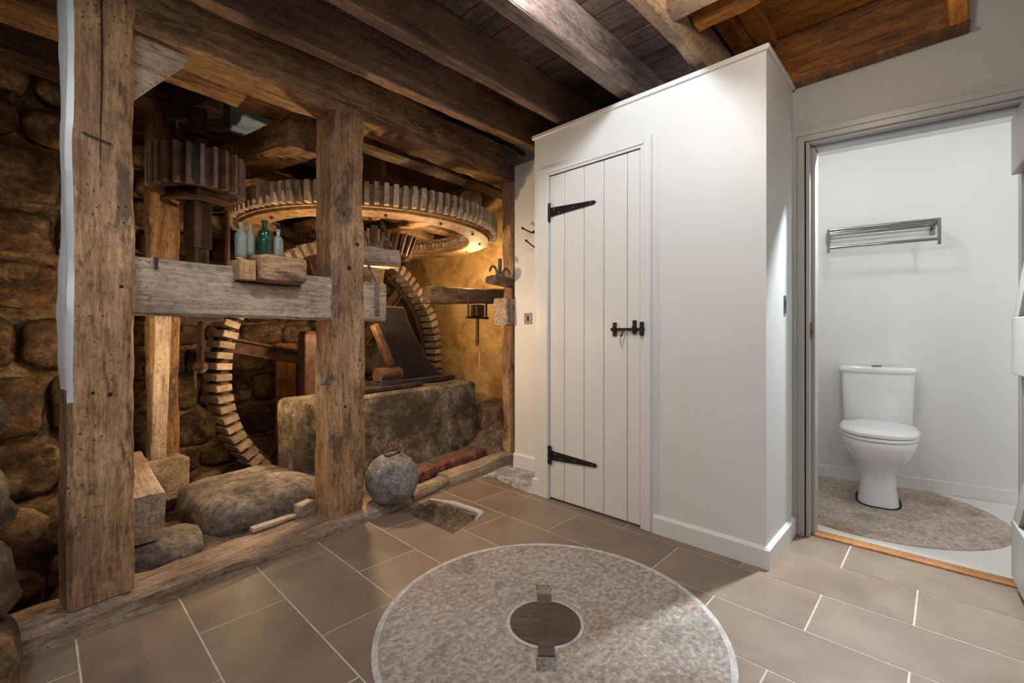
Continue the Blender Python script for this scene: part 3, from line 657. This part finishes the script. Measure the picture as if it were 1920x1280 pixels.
# ------------------------------------------------------------------ great spur wheel on the upright shaft
FS = MM @ T(1.885, .986, 1.78); sw = thing('great_spur_wheel', 'huge horizontal wooden gear wheel behind the middle post', 'gear wheel', Mx=FS)
obj('rim', lathe(bmesh.new(), [(.80, -.01), (.955, -.01), (.955, .125), (.80, .125)], 120, True), M['rim'], sw, FS, 40)
obj('lower_felloe', lathe(bmesh.new(), [(.775, -.028), (.93, -.028), (.93, -.008), (.775, -.008)], 96, True), M['rim'], sw, FS, 40)
NC = 108
def cogbm(pts, y):                                                    # one-piece cog: head and shank outline in (r, z), thick in y
    b = prism(bmesh.new(), pts, -y, y); bmesh.ops.transform(b, matrix=Matrix.Rotation(PI/2, 4, 'X'), verts=b.verts); return b
cg = mesh('cog', cogbm([(.765, .035), (.95, .035), (.95, 0), (1.0, 0), (1.003, .004), (1.003, .127), (.999, .131), (.95, .131), (.95, .08), (.765, .08)], .0138), M['cog'])
for i in range(NC): link('cog', cg, None, sw, FS @ RZ(2*PI*i/NC) @ T(rnd.uniform(-.003, .002), 0, rnd.uniform(-.003, .003)))
for k in range(4):
    q = k % 2; s = -1 if k < 2 else 1
    a, b = ((-.80, s*.17, .165 - .03*q), (.80, s*.17, .165 - .03*q)) if q == 0 else ((s*.17, -.80, .13), (s*.17, .80, .13))
    timber('arm', a, b, .11, .10, M['rim'], sw, FS, 60+k, .004, .008, 4, .08)
for i in range(14): obj('bolt', B(-.008, .008, -.008, .008, -.042, -.026, bev=.002), M['iron'], sw, FS @ RZ(2*PI*i/14+.1) @ T(.86, 0, 0))
obj('shaft', lathe(bmesh.new(), [(0, -.42), (.075, -.42), (.085, -.3), (.10, -.25), (.10, .70), (0, .70)], 8), M['darkwood'], sw, FS)
wa = obj('wallower', lathe(bmesh.new(), [(.06, -.16), (.26, -.16), (.30, -.02), (.06, -.02)], 40, True), M['rust'], sw, FS, 30); wa['label'] = 'small rusty bevel gear under the wheel'
tm = mesh('tooth', loft(bmesh.new(), [[(.25, -.009, -.17), (.30, -.008, -.17), (.30, .008, -.17), (.25, .009, -.17)], [(.285, -.009, -.01), (.36, -.008, -.01), (.36, .008, -.01), (.285, .009, -.01)]]), M['rust'])
for i in range(29): link('tooth', tm, None, wa, FS @ RZ(PI/2 + 2*PI*i/29))

# pit wheel: vertical face gear on a horizontal axle
FPW = MM @ T(1.941, 1.49, .724) @ Matrix.Rotation(PI/2, 4, 'X')        # local z points towards the room
pw = thing('pit_wheel', 'tall vertical gear wheel with wooden cogs rising out of the pit', 'gear wheel', Mx=FPW)
obj('rim', lathe(bmesh.new(), [(.926, -.05), (1.027, -.05), (1.027, .045), (1.014, .055), (.947, .055), (.926, .035)], 96, True), M['rust'], pw, FPW, 30)
NP = 88
cg2 = mesh('cog', cogbm([(.978, .19), (.972, .04), (1.003, .035), (1.003, -.11), (1.029, -.11), (1.029, -.02), (1.074, -.02), (1.074, .185), (1.068, .19)], .0215), M['cog'])
for i in range(NP): link('cog', cg2, None, pw, FPW @ RZ(2*PI*i/NP+.0192) @ T(rnd.uniform(-.006, .003), 0, rnd.uniform(-.008, .006)))
obj('hub', lathe(bmesh.new(), [(0, -.14), (.20, -.14), (.24, -.08), (.24, .10), (.17, .16), (.11, .2), (0, .2)], 24), M['rust'], pw, FPW, 30)
for i in range(6):
    bm = bmesh.new(); box(bm, .20, .95, -.055, .055, -.02, .015, .003); box(bm, .20, .95, -.055, -.035, .015, .05, .002); box(bm, .20, .95, .035, .055, .015, .05, .002)
    obj('spoke', bm, M['rust'], pw, FPW @ RZ(2*PI*i/6 + math.radians(168)))
obj('axle', lathe(bmesh.new(), [(0, -.57), (.11, -.57), (.11, .2), (.075, .22), (.075, .62), (0, .62)], 24), M['iron'], pw, FPW, 40)

# stone nut, upper left
FNU = MM @ T(.575, .80, 1.765); sn_ = thing('stone_nut', 'dark iron pinion gear on an upright spindle beside the big wheel', 'gear', Mx=FNU)
nr = obj('rim', lathe(bmesh.new(), [(.10, 0), (.195, 0), (.195, .20), (.17, .20), (.16, .05), (.10, .05)], 44, True), M['iron'], sn_, FNU, 30)
M['nut'] = iron('worn_gear_iron', (84, 70, 64), (138, 118, 106), .42, .4)
tm = mesh('tooth', loft(bmesh.new(), [[(.19, -.018, 0), (.226, -.010, 0), (.226, .010, 0), (.19, .018, 0)], [(.19, -.018, .205), (.226, -.010, .205), (.226, .010, .205), (.19, .018, .205)]]), M['nut'])
for i in range(24): link('tooth', tm, None, nr, FNU @ RZ(2*PI*i/24))
obj('collar_block', B(-.10, .10, -.10, .10, -.04, 0), M['rust'], sn_, FNU @ RZ(.4))
obj('lifting_ring', lathe(bmesh.new(), [(.125, -.065), (.165, -.06), (.165, -.045), (.125, -.05)], 40, True), M['rust'], sn_, FNU, 40)
obj('spindle', lathe(bmesh.new(), [(0, .68), (.045, .68), (.045, .36), (.06, .35), (.06, .31), (.042, .3), (.042, -.09), (0, -.09)], 16), M['iron'], sn_, FNU, 40)
bm = B(-.048, .048, -.048, .048, -.30, -.05, bev=.004); box(bm, -.038, .038, -.038, .038, -.566, -.30, .003); obj('square_shaft', bm, M['iron'], sn_, FNU @ RZ(.2))
tag(obj('iron_rod', tube(bmesh.new(), [(.69, .72, 1.20), (.69, .72, 1.69)], .013, 10), M['rust'], None, MM, 40), 'thin upright iron rod beside the pinion spindle', 'rod')
tag(obj('collar_cage', lathe(bmesh.new(), [(.05, 2.22), (.12, 2.22), (.12, 2.30), (.05, 2.30)], 20, True), M['iron'], None, MM @ T(.575, .80, 0), 30), 'dark iron collar around the spindle under the ceiling', 'collar')

# timbers inside the pit
def tim(name, a, b, w, h, mat, label, seed, cat='timber', **k): return tag(timber(name, a, b, w, h, M[mat], None, MM, seed, k.pop('rough', .008), k.pop('cham', .014), 5, .07, **k), label, cat)
tim('cross_beam', (.90, .27, 2.07), (1.02, 2.10, 2.23), .20, .17, 'beam', 'smoky cross beam running back from the middle post head', 71, 'beam')
tim('pit_beam', (-.95, .55, 2.27), (1.055, .55, 2.294), .18, .10, 'beam', 'stained timber beam above the dark pinion gear', 72, 'beam')
tim('pit_beam', (1.05, .52, 2.26), (3.06, .478, 2.334), .15, .10, 'darkwood', 'blackened beam above the big wheel beyond the middle post', 73, 'beam')
tim('pit_beam', (-.95, 1.02, 2.32), (.8, 1.02, 2.32), .16, .15, 'darkwood', 'blackened beam running past the whitewashed post', 74, 'beam')
tim('pit_beam', (1.095, 1.55, 2.15), (3.06, 1.5, 2.18), .18, .18, 'beam', 'rough brown beam at the back above the big wheel', 75, 'beam')
tim('pit_beam', (2.30, .30, 2.05), (2.88, 1.0, 2.10), .16, .16, 'beam', 'short stubby timber over the right edge of the big wheel', 76, 'beam')
tim('upright_plank', (.505, 1.09, .30), (.505, 1.09, 2.25), .05, .155, 'beam', 'broad upright plank behind the whitewashed post', 77, 'plank')
tim('upright_board', (.45, .99, .31), (.475, .99, 1.13), .03, .075, 'oak', 'pale grey upright board behind the rail', 78, 'board', cham=.004, rough=.003)
tim('timber_block', (.47, .93, .20), (.47, 1.068, .20), .22, .22, 'oak', 'pale squared block under the grey upright board', 79, 'timber block', rough=.004)
tim('timber_baulk', (.155, .27, .235), (.25, .90, .29), .20, .20, 'oak', 'squared timber baulk lying behind the whitewashed post', 80, 'timber', rough=.004, cham=.008)
tim('jack_beam', (.64, .16, 1.15), (.66, 2.10, 1.15), .10, .11, 'darkwood', 'short beam behind the rail from which the jack screw hangs', 87, 'beam')
tim('bridge_beam', (2.10, .60, 1.31), (3.06, .41, 1.343), .12, .13, 'darkwood', 'rusty brown bridge beam crossing in front of the yellow plaster', 81, 'beam')
tim('back_post', (2.90, 1.72, -.6), (2.90, 1.72, 2.50), .10, .10, 'beam', 'slim ochre timber post against the yellow plaster wall', 82, 'post')
tim('thrust_block', (1.09, .16, 1.435), (1.36, .12, 1.445), .16, .10, 'oak', 'rough pale wedge timber jutting out behind the middle post', 83, 'timber block', rough=.012, cham=.02)
tim('clamp_block', (2.13, -.025, 1.39), (2.58, -.025, 1.39), .10, .06, 'darkwood', 'weathered timber ledge on the far end post', 84, 'timber block')
tim('clamp_block', (2.225, -.035, 1.16), (2.58, -.035, 1.16), .115, .20, 'oak', 'grey timber block with an iron strap on the far end post', 85, 'timber block')
# screws and hooks
def screw(u, v, z0, z1, label, r=.02):
    t = thing('clamp_screw', label, 'screw', Mx=MM @ T(u, v, z0)); Mx = MM @ T(u, v, z0); n = int((z1-z0)/.011)
    pr = [(0, 0)]
    for i in range(n): pr += [(r*.8, i*.011), (r, i*.011+.0055)]
    pr += [(0, n*.011)]
    obj('thread', lathe(bmesh.new(), pr, 12), M['greyiron'], t, Mx, 50)
    obj('nut', lathe(bmesh.new(), [(0, .0), (r*2.4, 0), (r*2.4, .022), (0, .022)], 6), M['greyiron'], t, Mx)
    for s in (1, -1):
        pts = [(s*(.035 + .045*(1-math.cos(a))), 0, .015 + .06*math.sin(a)) for a in [PI*i/9 for i in range(9)]]
        obj('hook', tube(bmesh.new(), pts, .010, 8), M['greyiron'], t, Mx, 60)
screw(1.235, .14, 1.49, 1.64, 'iron clamp screw with hooked wings above the pale wedge timber'); screw(2.235, -.03, 1.415, 1.56, 'iron clamp screw with hooked wings on the far end post ledge', .017)
jk = thing('jack_screw', 'threaded iron jack screw with a round nut hanging below the rail', 'screw', Mx=MM @ T(.588, .8, .8)); pr = [(0, .82)]
for i in range(22): pr += [(.015, .82+i*.011), (.020, .8255+i*.011)]
pr += [(0, 1.07)]
obj('thread', lathe(bmesh.new(), pr, 12), M['rust'], jk, MM @ T(.588, .8, 0), 50)
bm = bmesh.new(); bmesh.ops.create_uvsphere(bm, u_segments=14, v_segments=8, radius=.036); obj('ball_nut', bm, M['rust'], jk, MM @ T(.588, .8, .815), 60)
obj('top_plate', B(-.09, .09, -.04, .04, 1.068, 1.098, bev=.003), M['iron'], jk, MM @ T(.60, .8, 0))
obj('handle', tube(bmesh.new(), [(.58, .79, .81), (.555, .78, .79), (.553, .78, .70)], .007, 8), M['rust'], jk, MM, 50)
# iron stirrup with its rod under the bridge beam
sp = thing('iron_stirrup', 'small iron stirrup with a hanging rod under the bridge beam', 'stirrup', Mx=MM @ T(2.52, .45, 1.1))
for u in (2.40, 2.64): obj('side_rod', tube(bmesh.new(), [(u, .42, 1.13), (u, .42, 1.27)], .009, 8), M['rust'], sp, MM)
obj('cross_bar', B(2.38, 2.66, .405, .435, 1.125, 1.145, bev=.003), M['rust'], sp, MM); obj('spindle_foot', B(2.47, 2.57, .38, .46, 1.145, 1.245, bev=.006), M['rust'], sp, MM)
obj('rod', tube(bmesh.new(), [(2.52, .42, 1.13), (2.52, .42, .90)], .014, 8), M['rust'], sp, MM); obj('handle', tube(bmesh.new(), [(2.52, .41, .92), (2.535, .41, .90), (2.54, .41, .72), (2.545, .41, .70)], .008, 8), M['wedge'], sp, MM, 50)
tag(obj('iron_strap', B(2.25, 2.275, -.100, -.086, 1.08, 1.26, bev=.003), M['greyiron'], None, MM), 'grey iron strap on the block of the far end post', 'strap')
# plinth, castings
bm = bmesh.new(); box(bm, -.72, .83, -.19, .19, -.31, .31, .05, 3); bmesh.ops.subdivide_edges(bm, edges=bm.edges[:], cuts=5, use_grid_fill=True)
for v in bm.verts:
    p = v.co.copy(); low = max(0, -p.z-.02)
    v.co += Vector((.02*nz(p, 3, 2)+.012*nz(p, 11, 3), .025*nz(p, 4, 5)+.014*nz(p, 13, 6) - low*.12*(p.y < 0), .012*nz(p, 5, 7)))
tag(obj('stone_plinth', bm, M['plinth'], None, MM @ T(1.77, .69, .28) @ RZ(-.02), 50), 'massive dark rectangular stone plinth behind the stone ball', 'plinth')
af = thing('bearing_bracket', 'black curved cast-iron bearing bracket standing on the stone plinth', 'bracket', Mx=MM @ T(2.05, .75, .60))
prof = [(1.72, .635), (1.74, .70), (1.76, .90), (1.775, 1.05), (1.80, 1.16), (1.80, 1.20), (2.00, 1.20), (2.02, 1.12), (2.10, 1.0), (2.18, .88), (2.27, .76), (2.38, .67), (2.46, .635)]
bm = prism(bmesh.new(), prof, 0, .03); bmesh.ops.transform(bm, matrix=Matrix.Rotation(PI/2, 4, 'X'), verts=bm.verts); obj('web', bm, M['blackcast'], af, MM @ T(0, .78, 0))
bm = bmesh.new(); tube(bm, [(p[0], .765, p[1]) for p in prof[6:]], .016, 8); tube(bm, [(1.80, .765, 1.20), (2.0, .765, 1.20)], .016, 8); obj('flange', bm, M['iron'], af, MM, 50)
obj('foot', B(1.66, 2.50, .66, .86, .60, .64, bev=.004), M['iron'], af, MM)
bb = thing('shaft_bearing', 'short iron cylinder bearing lying on the plinth near the bracket', 'bearing', Mx=MM @ T(1.72, .62, .60))
obj('cylinder', lathe(bmesh.new(), [(0, 0), (.052, 0), (.055, .01), (.055, .20), (0, .20)], 20), M['rust'], bb, MM @ T(1.82, .60, .70) @ Matrix.Rotation(-PI/2, 4, 'Y') @ T(0, 0, 0), 40)
obj('bed_plate', B(1.45, 2.0, .53, .655, .595, .625, bev=.004), M['iron'], bb, MM); obj('saddle', B(1.62, 1.82, .55, .65, .62, .67, bev=.006), M['iron'], bb, MM)
tag(timber('bent_lever', (1.58, .58, 1.06), (1.72, .58, .78), .05, .05, M['rust'], None, MM, 86, .003, .006, 4, .05), 'rusty lever arm slanting down beside the bearing bracket', 'lever')
tag(rock('boulder', (2.80, .50, .20), (.30, .40, .34), M['rubble'], seed=92, amp=.1), 'rounded brown boulder between plinth and far end post', 'boulder')
tag(rock('stone_slab', (.755, .58, .035), (.60, .68, .34), M['slab'], seed=93, sub=5, power=4.2, amp=.03, fine=.01), 'large rounded dusty stone slab lying in the pit', 'stone slab')
tag(rock('boulder', (.25, .36, .03), (.34, .34, .20), M['slab'], seed=94, amp=.08), 'half-buried rounded stone under the timber baulk', 'boulder')
tag(rock('boulder', (-.16, .55, .22), (.22, .30, .18), M['rubble'], seed=95, amp=.1), 'pale loose stone in the hollow left of the whitewashed post', 'boulder')
# bottles on the rail
tag(obj('wedge_block', B(-.034, .034, -.06, .06, -.042, .045, bev=.004), M['wedge'], None, MM @ T(.465, .05, 1.27)), 'small orange wood wedge let into the rail under the bottles', 'wood block')
tag(rock('rest_block', (.612, .05, 1.288), (.215, .19, .12), M['post'], seed=98, sub=5, power=9, amp=.02, fine=.01), 'dark rounded wood block set in the rail carrying the bottles', 'wood block')
def bottle(u, v, h, r, mat, label, z=1.348, sh=.62):
    t = thing('glass_bottle', label, 'bottle', Mx=MM @ T(u, v, z), group='old bottles on the rail'); Mx = MM @ T(u, v, z)
    rn = r*.36
    pr = [(0, 0), (r*.94, 0), (r, .004), (r, h*sh), (r*.85, h*(sh+.08)), (rn*1.1, h*(sh+.15)), (rn, h*(sh+.2)), (rn, h*.93), (rn*.7, h*.93), (rn*.7, h*(sh+.2)), (r*.8, h*sh), (r*.85, .012), (0, .010)]
    obj('body', lathe(bmesh.new(), pr, 20), M[mat], t, Mx, 50)
    obj('lip', lathe(bmesh.new(), [(rn*.72, h*.92), (rn*1.35, h*.92), (rn*1.4, h*.99), (rn*1.2, h), (rn*.72, h)], 20, True), M[mat], t, Mx, 50)
bottle(.462, .05, .155, .0225, 'glass', 'tallest pale aqua glass bottle at the end above the wedge', 1.327); bottle(.512, .075, .14, .020, 'glass', 'slim pale aqua bottle between the tall aqua and the green bottle')
bottle(.568, .06, .165, .028, 'glass_green', 'dark green glass bottle with a tall neck'); bottle(.630, .06, .135, .0215, 'glass', 'short clear bottle right beside the green bottle')

def crumple(u, v): return 2.455 + .02*nz((u, v, 0), 7, 3) + .012*nz((u, v, 0), 19, 5)
ps = sheet('plastic_sheet', .66, 1.16, .80, 1.50, 26, 26, crumple, plain('pale_blue_plastic', (170, 200, 226), .25), MM, smooth=30)
ps.modifiers.new('thickness', 'SOLIDIFY').thickness = .002
tag(ps, 'crumpled pale blue plastic sheet showing between the beams above the pinion', 'plastic sheet')

for i, u in enumerate((1.68, 1.773)):
    o = tim('back_plank', (u, 2.02, -.60), (u, 2.02, .91), .03, .09, 'hatch_x', ['orange upright back wall plank on the side away from the rusty casing', 'orange upright back wall plank right beside the rusty casing'][i], 140+i, 'plank', rough=.002, cham=.004); o['group'] = 'orange planks on the back wall'
bm = bmesh.new(); box(bm, -.11, .11, -.09, .09, -.5, 1.02, .035, 3)
gc = obj('gear_casing', bm, M['rust'], None, MM @ T(1.44, 1.06, 0) @ RZ(-.2) , 40); tag(gc, 'rusty iron round-edged casing standing behind the middle post', 'casing')
obj('casing_rib', B(-.118, .118, -.098, -.085, .55, 1.0, bev=.006), M['rust'], gc, MM @ T(1.44, 1.06, 0) @ RZ(-.2))

for u, z, rad in ((1.035, 1.475, .008), (.985, 1.345, .011), (.955, 1.62, .005), (1.05, .86, .006), (.96, .62, .007)):
    obj('peg_hole', lathe(bmesh.new(), [(0, 0), (rad, 0), (rad*.9, .004), (0, .006)], 12), M['gap'], fr, MM @ T(u, .0235, z) @ Matrix.Rotation(PI/2, 4, 'X'))
for u, z, rad in ((.045, 1.165, .007), (.015, .79, .007), (-.03, .80, .005)):
    obj('peg_hole', lathe(bmesh.new(), [(0, 0), (rad, 0), (rad*.9, .003), (0, .005)], 12), M['gap'], fr, MM @ T(u, .0005, z) @ Matrix.Rotation(PI/2, 4, 'X'))
